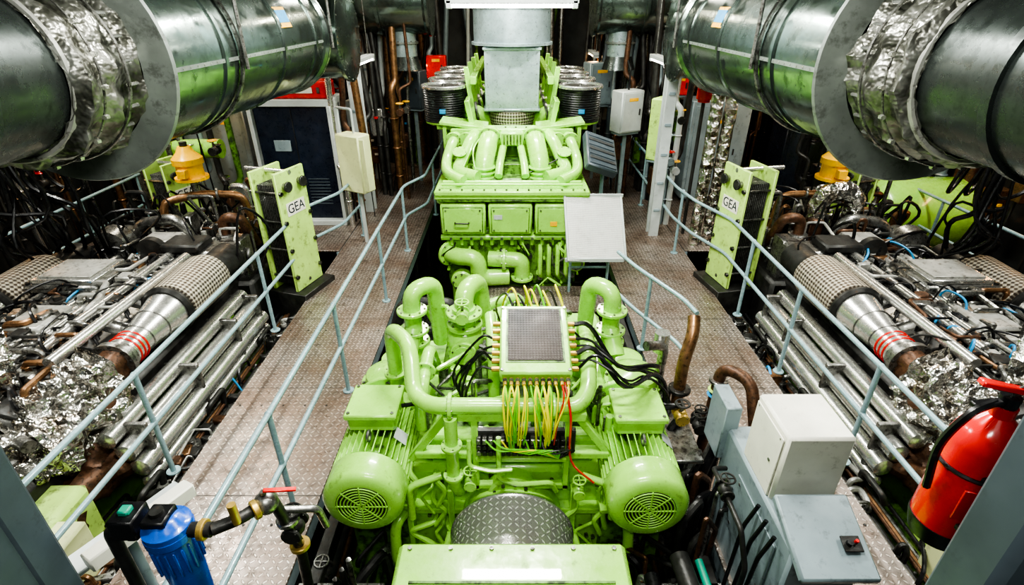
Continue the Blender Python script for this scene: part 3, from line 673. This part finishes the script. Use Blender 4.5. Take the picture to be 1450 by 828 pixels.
    b.tube([(-4.9,7.2,.5),(-4.9,7.2,1.35),(-4.5,7.5,1.38),(-4.0,7.7,1.3),(-3.9,7.7,.5)],.055,'copper',bend=.15,seg=14); b.flange((-4.9,7.2,1.0),(0,0,1),.11,.03,'steel',8); b.flange((-4.3,7.58,1.35),(1,.4,0),.09,.03,'steel',8)
    b.tube([(-5.3,7.0,.4),(-5.2,7.0,1.1),(-4.6,7.0,1.2),(-4.4,7.0,.6)],.08,'steel',bend=.18,seg=14)
    b.cyl((-4.55,7.5,1.4),(-4.55,7.5,1.62),.05,'steel'); b.lathe((-4.55,7.5,1.6),(0,0,1),[(0,.22),(.04,.22),(.04,.17),(.22,.17),(.22,.2),(.3,.2),(.38,.12),(.46,.08)],'yellow',24)
    b.box((-4.55,7.3,1.72),(.12,.1,.12),'yellow'); b.cyl((-4.55,7.5,2.05),(-4.55,7.5,2.12),.05,'iron')
    for i in range(20):
        x=R.uniform(-5.8,-3.6);y=R.uniform(7.2,8.3);z=R.uniform(.7,1.5)
        b.tube([(x,y,.3),(x,y,z),(x+R.uniform(-.4,.4),y,z),(x+R.uniform(-.4,.4),y+.2,.4)],R.uniform(.02,.05),R.choice(['iron','steel','rust','iron','copper','steelb']),seg=8)
        if i%2: b.flange((x,y,z*.8),(0,0,1),.08,.03,'steel',6)
    for i in range(14):
        x=R.uniform(-5.8,-3.7);y=R.uniform(6.4,8.0)
        b.hose([(x,y,.5),(x+R.uniform(-.3,.3),y,R.uniform(1.0,1.5)),(x+R.uniform(-.6,.6),y+.3,R.uniform(.9,1.3)),(x+R.uniform(-.5,.5),y+.2,.5)],R.uniform(.012,.022),'rubber')
    b.done()
side_engine(None,1); side_engine(MX,2)
def hx(M,ox,oy,s=1,ang=-.3):
    b=B('plate_heat_exchanger',(M or Matrix.Identity(4))@Matrix.Translation((ox,oy,.08))@Matrix.Rotation(ang,4,'Z')@Matrix.Scale(s,4))
    for x,w in ((0,.05),(-.42,.05)):
        b.box((x,0,.95),(w,.66,1.9),'lime',bev=.015)
        for sy in (-1,1):
            for k in range(4): b.cyl((-.5,sy*.29,.25+k*.45),(.06,sy*.29,.25+k*.45),.018,'steel',seg=8); b.cyl((.025,sy*.29,.25+k*.45),(.06,sy*.29,.25+k*.45),.035,'steel',seg=6)
    for k in range(22): b.box((-.05-k*.0155,0,.9),(.006,.52,1.6),'steel' if k%2 else 'iron',bev=.001)
    b.cyl((-.75,0,1.85),(.03,0,1.85),.035,'steelb',seg=12); b.cyl((-.6,0,.1),(.03,0,.1),.03,'steel')
    b.box((.028,0,1.32),(.008,.42,.2),'white')
    T=Matrix.Translation((.033,0,1.32))@Matrix(((0,0,1,0),(1,0,0,0),(0,1,0,0),(0,0,0,1)))
    if M: T=Matrix.Translation((.033,0,1.32))@Matrix(((0,0,1,0),(-1,0,0,0),(0,1,0,0),(0,0,0,1)))
    b.text('GEA',.2,T,'navy')
    for sy in (-1,1): b.cyl((.0,sy*.17,1.68),(.10,sy*.17,1.68),.05,'steel'); b.flange((.10,sy*.17,1.68),(1,0,0),.08,.03,'iron',6)
    b.box((-.2,0,-.4),(.8,.8,.8),'iron'); b.done()
hx(None,-3.05,7.2,.92,-.3); hx(MX,-3.12,7.3,.92,-.2); hx(None,-5.1,8.1,.85,-.3); hx(MX,-5.1,8.1,.85,-.3)
def loom(M,seed):
    R=random.Random(seed); b=B('hanging_cable_loom',M)
    for i in range(13):
        x=-5.7+R.uniform(-.25,.25);y=6.2+R.uniform(-.2,.2)
        b.hose([(x,y,5.2),(x+R.uniform(-.1,.1),y,3.0),(x+R.uniform(-.3,.3),y+R.uniform(-.2,.2),R.uniform(1.6,2.0)),(x+R.uniform(-.4,.4),y+R.uniform(-.3,.3),R.uniform(1.2,1.6)),(x+R.uniform(-.3,.3),y+.3,.8)],R.uniform(.015,.03),'rubber')
    for i in range(4): b.ring((-5.9+i*.15,6.1+i*.1,2.0),(R.random(),1,.3),.26,.022,'rubber')
    b.box((-5.7,6.4,2.35),(.5,.3,.12),'iron'); b.done()
loom(None,4); loom(MX,9)
# ------------------------------------------------------------ foreground
b=B('steel_column'); b.box((-2.35,1.42,1.5),(.9,.16,7.4),'dgrey',bev=.02); b.box((-1.93,1.3,1.5),(.04,.4,7.4),'dgrey'); b.done()
b=B('steel_column'); b.box((1.43,.78,1.5),(.8,.14,7.4),'dgrey',bev=.02); b.box((1.8,.6,1.5),(.04,.4,7.4),'dgrey'); b.done()
b=B('fire_extinguisher')
x,y=1.215,1.03
b.lathe((x,y,2.49),(0,0,1),[(0,.068),(.01,.076),(.03,.08),(.32,.08),(.36,.07),(.39,.045),(.41,.026),(.44,.026)],'red',36)
b.lathe((x,y,2.47),(0,0,1),[(0,.07),(.05,.083),(.06,.083)],'rubber',36); b.ring((x,y,2.74),(0,0,1),.082,.006,'rubber',36)
b.box((x-.03,y-.078,2.66),(.07,.006,.1),'red',rot=(0,0,-.3))
b.cyl((x,y,2.9),(x,y,2.96),.022,'rubber'); b.box((x-.02,y,2.985),(.15,.025,.016),'red',rot=(0,.25,0)); b.box((x-.03,y,2.94),(.11,.024,.014),'rubber',rot=(0,-.15,0))
b.hose([(x-.03,y,2.94),(x-.10,y-.02,2.92),(x-.115,y,2.8),(x-.095,y,2.65)],.010,'rubber'); b.ring((x+.02,y,2.97),(0,1,0),.018,.003,'steel')
b.box((x,y-.11,2.75),(.08,.1,.025),'rubber'); b.box((x,y-.11,2.58),(.08,.1,.025),'rubber'); b.done()
b=B('control_cabinet')
b.box((1.88,2.6,.3),(.46,1.1,1.3),'mgrey',bev=.02); b.box((1.88,2.15,.97),(.46,.5,.06),'mgrey',rot=(.35,0,0),bev=.015)
b.box((1.89,2.66,1.2),(.42,.44,.56),'white',bev=.018); b.box((1.67,2.66,1.2),(.01,.38,.48),'white',bev=.004); b.cyl((1.66,2.55,1.2),(1.665,2.55,1.2),.012,'steel')
for q in (-.16,.16): b.cyl((1.665,2.66+q,1.42),(1.672,2.66+q,1.42),.008,'steel',seg=6)
b.box((2.0,2.08,1.0),(.11,.09,.012),'iron',rot=(.35,0,0)); b.cyl((1.98,2.08,1.0),(1.98,2.07,1.03),.018,'rubber'); b.cyl((2.025,2.09,1.0),(2.025,2.08,1.03),.010,'red')
b.box((1.66,3.25,.9),(.12,.3,.5),'mgrey'); b.box((1.645,2.5,.55),(.01,.6,.5),'mgrey')
for q in (2.25,2.75): 
    for z in (.35,.75): b.cyl((1.64,q,z),(1.636,q,z),.012,'steel',seg=6)
for k in range(3): b.tube([(1.62,2.2+k*.12,.9),(1.56,2.2+k*.12,.7),(1.54,2.25+k*.1,-.3)],.014,'rubber')
b.tube([(1.62,2.95,.7),(1.5,2.9,.75),(1.46,2.7,.85),(1.46,2.3,.85),(1.5,2.2,.6),(1.5,2.2,-.4)],.018,'iron'); valve(b,(1.46,2.6,.86),.8,'iron','iron')
b.box((1.88,2.6,-.65),(.4,.9,.8),'iron'); b.done()
R=random.Random(8)
b=B('valve_piping')
b.tube([(1.55,3.9,-.8),(1.52,3.9,1.0),(1.6,4.0,1.25),(1.62,4.1,1.35)],.055,'copper',seg=14); b.flange((1.53,3.9,.3),(0,0,1),.1,.04,'copper',6); b.flange((1.53,3.9,.7),(0,0,1),.1,.04,'iron',6)
b.tube([(1.75,3.7,.1),(1.78,3.7,1.1),(1.95,3.5,1.1),(2.0,3.2,.5)],.05,'rust',bend=.12,seg=14); b.flange((1.775,3.7,.95),(0,0,1),.08,.03,'steel',6)
b.ring((1.77,3.7,.8),(0,0,1),.055,.014,'cyan'); b.ring((1.77,3.7,.85),(0,0,1),.055,.014,'lime')
b.tube([(1.4,4.2,.0),(1.4,4.1,1.05),(1.2,4.0,1.1)],.045,'steel',seg=12); b.cyl((1.38,4.15,.95),(1.38,4.15,1.15),.07,'steelb')
for i in range(6): valve(b,(1.35+R.random()*.45,3.2+R.random()*.9,.3+.5*R.random()),.9,R.choice(['brass','iron','steel']),R.choice(['red','iron','iron']))
for i in range(16):
    x=1.3+R.random()*.3;y=2.6+R.random()*1.3; b.tube([(x,y,-1),(x,y,R.uniform(.1,.7)),(x+.15,y+.1,R.uniform(.1,.7)),(x+.15,y+.2,-.6)],R.uniform(.015,.04),R.choice(['iron','steel','iron','rust','rubber']),seg=8)
b.tube([(1.2,2.5,.3),(1.25,1.9,.25),(1.3,1.2,.0)],.07,'iron',seg=14); b.tube([(1.05,2.55,.0),(1.08,1.9,-.05),(1.1,1.2,-.2)],.06,'rubber',seg=14)
b.tube([(1.35,2.5,.25),(1.38,2.0,.2),(1.36,1.4,.1)],.03,'teal'); b.box((1.42,3.5,.55),(.25,.7,.04),'steel'); b.box((1.42,3.2,.2),(.04,.04,.7),'steel')
b.box((1.3,3.0,.45),(.04,.5,.06),'steelb'); b.done()
b=B('water_filter')
x,y=-1.6,1.68
b.lathe((x,y,1.16),(0,0,1),[(0,.05),(.02,.08),(.3,.092),(.44,.096),(.45,.108),(.49,.108)],'blue',32)
for k in range(18):
    a=k*PI/9; b.box((x+.098*math.cos(a),y+.098*math.sin(a),1.50),(.012,.012,.16),'blue',rot=(0,0,a))
b.lathe((x,y,1.65),(0,0,1),[(0,.105),(.03,.105),(.04,.08),(.07,.06),(.08,.03)],'blue',28)
b.box((x-.02,y,1.73),(.11,.12,.04),'rubber'); b.cyl((x-.02,y,1.74),(x-.02,y,1.77),.03,'iron')
b.cyl((x-.2,y,1.64),(x+.2,y,1.64),.035,'iron'); b.flange((x+.16,y,1.64),(1,0,0),.05,.03,'brass',0); b.flange((x-.16,y,1.64),(1,0,0),.05,.03,'iron',0)
b.box((x-.16,y,1.70),(.12,.13,.12),'rubber'); b.box((x-.16,y,1.77),(.05,.05,.03),'teal'); b.tube([(x-.2,y,1.64),(x-.28,y,1.64),(x-.28,y,0)],.03,'iron'); b.done()
b=B('valve_manifold')
b.tube([(-1.4,1.68,1.64),(-1.28,1.75,1.64),(-1.22,1.9,1.6),(-1.2,2.0,1.1),(-1.3,2.1,.2),(-1.3,2.1,-1)],.03,'iron',seg=12)
b.sph((-1.22,1.85,1.62),.06,'steel'); b.box((-1.14,1.86,1.7),(.15,.025,.012),'red',rot=(0,.25,.3)); b.cyl((-1.22,1.85,1.62),(-1.22,1.85,1.7),.014,'steel')
b.tube([(-1.22,1.95,1.45),(-1.05,2.0,1.4),(-1.05,2.05,1.2)],.02,'steel'); valve(b,(-1.2,2.0,1.25),.9,'iron','iron'); b.flange((-1.21,1.97,1.35),(0,0,1),.06,.03,'steel',4)
b.flange((-1.25,1.8,1.63),(1,1,0),.05,.03,'brass',0); b.cyl((-1.3,1.72,1.64),(-1.3,1.72,1.76),.02,'brass'); b.flange((-1.2,2.0,1.1),(0,0,1),.055,.03,'brass',0)
for i in range(7): b.tube([(-1.4+i*.06,2.2,-1),(-1.4+i*.06,2.2,.1+.1*i),(-1.1,2.3,.1)],.018,R.choice(['iron','rust','steel']))
b.box((-1.98,1.95,1.35),(.09,.55,.09),'white',rot=(0,0,-.5)); b.box((-2.15,1.95,1.25),(.16,.75,.03),'lgrey',rot=(0,0,-.5)); b.cyl((-2.05,1.9,0),(-2.05,1.9,1.3),.03,'mgrey')
b.done()
# ------------------------------------------------------------ background furnishings
b=B('switchboard_cabinet')
b.box((-3.95,10.3,1.15),(1.35,.7,2.1),'navy',bev=.02); b.box((-3.95,10.3,2.25),(1.5,.8,.12),'lgrey')
for x in (-4.66,-3.24): b.box((x,10.1,1.1),(.07,.5,2.2),'lgrey')
b.box((-3.95,9.94,1.3),(.01,.01,1.7),'iron'); b.box((-3.95,10.2,.05),(1.5,.8,.1),'lgrey'); b.box((-4.2,9.94,1.5),(.3,.02,.2),'mgrey')
for k in range(9): b.box((-3.65,9.945,.4+k*.06),(.4,.01,.02),'dgrey')
b.done()
b=B('red_equipment_case'); b.box((-3.75,10.2,2.46),(1.0,.5,.29),'red',bev=.03); b.box((-3.75,9.94,2.46),(.5,.01,.1),'white')
for x in (-4.1,-3.4): b.box((x,9.94,2.46),(.05,.02,.1),'steel')
b.done()
b=B('electrical_box'); b.box((-2.62,8.95,1.45),(.5,.3,.95),'cream',rot=(0,0,-.5),bev=.02); b.box((-2.56,8.8,1.45),(.42,.02,.85),'cream',rot=(0,0,-.5))
b.box((-2.62,9.0,.5),(.06,.06,1.05),'lgrey'); b.box((-2.9,9.2,1.6),(.06,.06,1.4),'lgrey'); b.box((-2.45,8.78,1.5),(.03,.03,.12),'iron',rot=(0,0,-.5)); b.tube([(-2.9,9.2,2.3),(-2.6,9.0,2.3),(-2.6,9.0,1.9)],.02,'lgrey'); b.done()
for x,y,w in ((-2.95,10.6,.22),(2.62,9.3,.18),(-3.3,13,.25),(3.3,13,.25)):
    b=B('support_pillar'); b.box((x,y,2.05),(w,.05,6.3),'lgrey'); b.box((x,y+.2,2.05),(w,.04,6.3),'lgrey'); b.box((x,y+.1,2.05),(.04,.2,6.3),'lgrey')
    for k in range(5): b.box((x,y-.03,.5+k*.5),(w*.6,.02,.05),'mgrey')
    b.done()
def cab(n,c,s,m,rz=0):
    b=B(n); b.box(c,s,m,rot=(0,0,rz),bev=.02)
    r=Matrix.Rotation(rz,3,'Z'); f=V(c)+r@V((0,-s[1]/2-.005,0)); b.box(f,(s[0]*.86,.015,s[2]*.9),m,rot=(0,0,rz)); b.box(f+r@V((s[0]*.3,-.015,0)),(.03,.02,.12),'iron',rot=(0,0,rz))
    b.box(f+r@V((0,-.01,s[2]*.3)),(s[0]*.4,.006,.06),'yellow',rot=(0,0,rz))
    b.box(V(c)+V((0,0,-s[2]/2-.02)),(s[0]*.9,s[1]*.8,.05),'mgrey',rot=(0,0,rz)); z=c[2]-s[2]/2; 
    if z>.1: b.box((c[0],c[1],z/2),(.08,.08,z),'mgrey')
    b.tube([V(c)+V((0,0,s[2]/2)),V(c)+V((0,0,s[2]/2+.4)),V(c)+V((.0,.3,s[2]/2+.5))],.02,'rubber'); b.done()
cab('electrical_box',(2.3,11.2,1.9),(.55,.35,.8),'lgrey',.5); cab('electrical_box',(2.75,10.2,1.75),(.4,.3,1.1),'lime',.9)
cab('electrical_box',(1.95,13,2.2),(.6,.4,.9),'mgrey',.3); cab('electrical_box',(-2.2,12.8,2.1),(.5,.4,.8),'dgrey',-.3)
cab('switchgear_cabinet',(4.2,11.5,1.1),(1.2,.7,2.0),'mgrey'); cab('switchgear_cabinet',(5.9,11,1.1),(1.1,.7,2.0),'navy'); cab('switchgear_cabinet',(-6.0,11.4,1.1),(1.3,.7,2.0),'mgrey')
cab('fire_hose_box',(-1.75,13.5,2.5),(.45,.3,.5),'red'); cab('fire_hose_box',(3.5,12,2.3),(.4,.3,.4),'red')
b=B('warning_beacon'); b.lathe((3.2,9.4,2.35),(0,0,1),[(0,.1),(.05,.1),(.05,.13),(.22,.13),(.28,.05)],'red',20); b.cyl((3.2,9.4,0),(3.2,9.4,2.35),.03,'iron'); b.done()
def bank(name,M,seed,xr,yr,n,zr,mats=None):
    R=random.Random(seed); b=B(name,M)
    for i in range(n):
        x=R.uniform(*xr);y=R.uniform(*yr);z1=R.uniform(*zr);r=R.uniform(.02,.08)
        mm=R.choice(mats or ['iron','steel','rust','rubber','steelb','copper','mgrey','iron','lgrey','iron','green2'])
        k=R.random()
        if k<.6:
            b.tube([(x,y,0),(x,y,z1),(x+R.uniform(-.3,.3),y+.1,z1+.1),(x+R.uniform(-.3,.3),y+.2,4.9)],r,mm,seg=10); 
            for q in range(3): b.ring((x,y,.5+q*.6),(0,0,1),r*1.1,r*.25,mm,14)
            if i%3==0: valve(b,(x,y-.1,1+R.random()),1.2,mm,R.choice(['red','yellow','iron']))
        elif k<.8: b.box((x,y,z1*.7),(R.uniform(.15,.4),R.uniform(.1,.3),R.uniform(.2,.6)),mm,bev=.015); b.box((x,y+.1,z1*.35),(.04,.04,z1*.7),'iron'); b.box((x,y-.16,z1*.75),(.08,.02,.05),R.choice(['yellow','red','white','cyan']))
        else: b.hose([(x,y,4),(x+.1,y,z1+.4),(x+R.uniform(-.3,.3),y+.1,z1-.3),(x+R.uniform(-.3,.3),y,.1)],r*.4,'rubber')
    b.done()
DK=['iron','dgrey','rubber','rust','iron','steel','copper','mgrey']
for M,s in ((None,1),(MX,2)):
    bank('service_piping',M,s*10,(-2.9,-1.9),(13.8,15.6),40,(1,3)); bank('service_piping',M,s*10+1,(-7.9,-3.2),(12.6,15.6),80,(1,3))
    bank('service_piping',M,s*10+2,(-3.1,-2.85),(9.8,13.4),22,(1,3)); bank('service_piping',M,s*10+3,(-8.1,-7.7),(2,12),60,(1,3))
    bank('service_piping',M,s*10+4,(-6.3,-4.9),(8.8,9.6),14,(.8,1.5)); bank('service_piping',M,s*10+5,(-2.75,-2.25),(11.4,13.6),14,(1.4,2.6),DK)
    bank('service_piping',M,s*10+6,(-7.6,-6.9),(9.8,12),30,(1,3),DK)
bank('service_piping',None,77,(-1.6,1.6),(14.6,15.7),30,(1,3))
b=B('lagged_riser_pipes')
for x in (3.25,3.48): b.tube([(x,8.9,0),(x,8.9,2.6),(x+.1,9.3,3.0),(x+.1,9.6,5)],.1,'foil',seg=18,sub=.06,jit=.12)
b.done()
b=B('lagged_elbow_pipe'); b.tube([(4.3,7.2,.5),(4.3,7.2,1.5),(4.75,7.2,1.55),(4.85,7.2,.9)],.13,'foil',bend=.25,seg=20,sub=.05,jit=.2); b.done()
b=B('storage_tank')
b.lathe((6.0,8.9,.6),(1,0,0),[(0,.2),(.1,.5),(.25,.6),(1.6,.6),(1.75,.5),(1.85,.2)],'green',36); b.box((6.9,8.9,0),(1.2,.5,.5),'green2'); b.done()
b=B('large_bore_pipe'); b.tube([(-6.4,9.6,.1),(-6.4,9.6,1.3),(-5.8,9.3,1.6),(-5.0,9.3,1.6)],.16,'green',bend=.3,seg=18); b.done()
# ------------------------------------------------------------ lights
def area(n,loc,size,e,col=(1,1,1),rot=(0,0,0)):
    l=bpy.data.lights.new(n,'AREA'); l.shape='RECTANGLE'; l.size,l.size_y=size; l.energy=e; l.color=col
    o=bpy.data.objects.new(n,l); o.location=loc; o.rotation_euler=rot; sc.collection.objects.link(o)
C=(1,1,.93)
area('ceiling_light_fore',(0,2.2,5.1),(1.5,.15),300,C); area('ceiling_light_mid',(0,5.2,5.1),(1.5,.15),400,C)
area('ceiling_light_aft',(0,8.2,5.1),(1.5,.15),340,C); area('ceiling_light_rear',(0,12,5.0),(1.5,.2),150,(1,.88,.68))
for s in (-1,1):
    area('side_light',(s*4.6,3.6,5.1),(.15,1.5),250,C); area('side_light',(s*5.4,6.6,5.1),(.15,1.5),230,C); area('side_light',(s*5.6,9,5.0),(.2,1.5),120,(1,.88,.68)); area('side_light',(s*5,12,4.9),(.3,1.5),90,(1,.68,.38))
    area('walkway_light',(s*2.1,10.5,4.9),(.15,1.5),70,(1,.93,.8))
area('camera_side_light',(0,-.6,4.9),(2,.3),130,C,(.6,0,0))
w=bpy.data.worlds.new('World'); sc.world=w; w.use_nodes=True; w.node_tree.nodes['Background'].inputs[0].default_value=(.5,.6,.55,1); w.node_tree.nodes['Background'].inputs[1].default_value=.08
# ------------------------------------------------------------ camera
cd=bpy.data.cameras.new('camera'); cd.lens=760/1450*36; cd.sensor_width=36; cd.clip_start=.05
co=bpy.data.objects.new('camera',cd); co.location=(0,0,3.8); co.rotation_euler=(math.radians(90-28.3),0,0); sc.collection.objects.link(co); sc.camera=co
try:
    sc.view_settings.view_transform='AgX'; sc.view_settings.look='AgX - High Contrast'; sc.view_settings.exposure=-.4
except Exception as e: print(e)
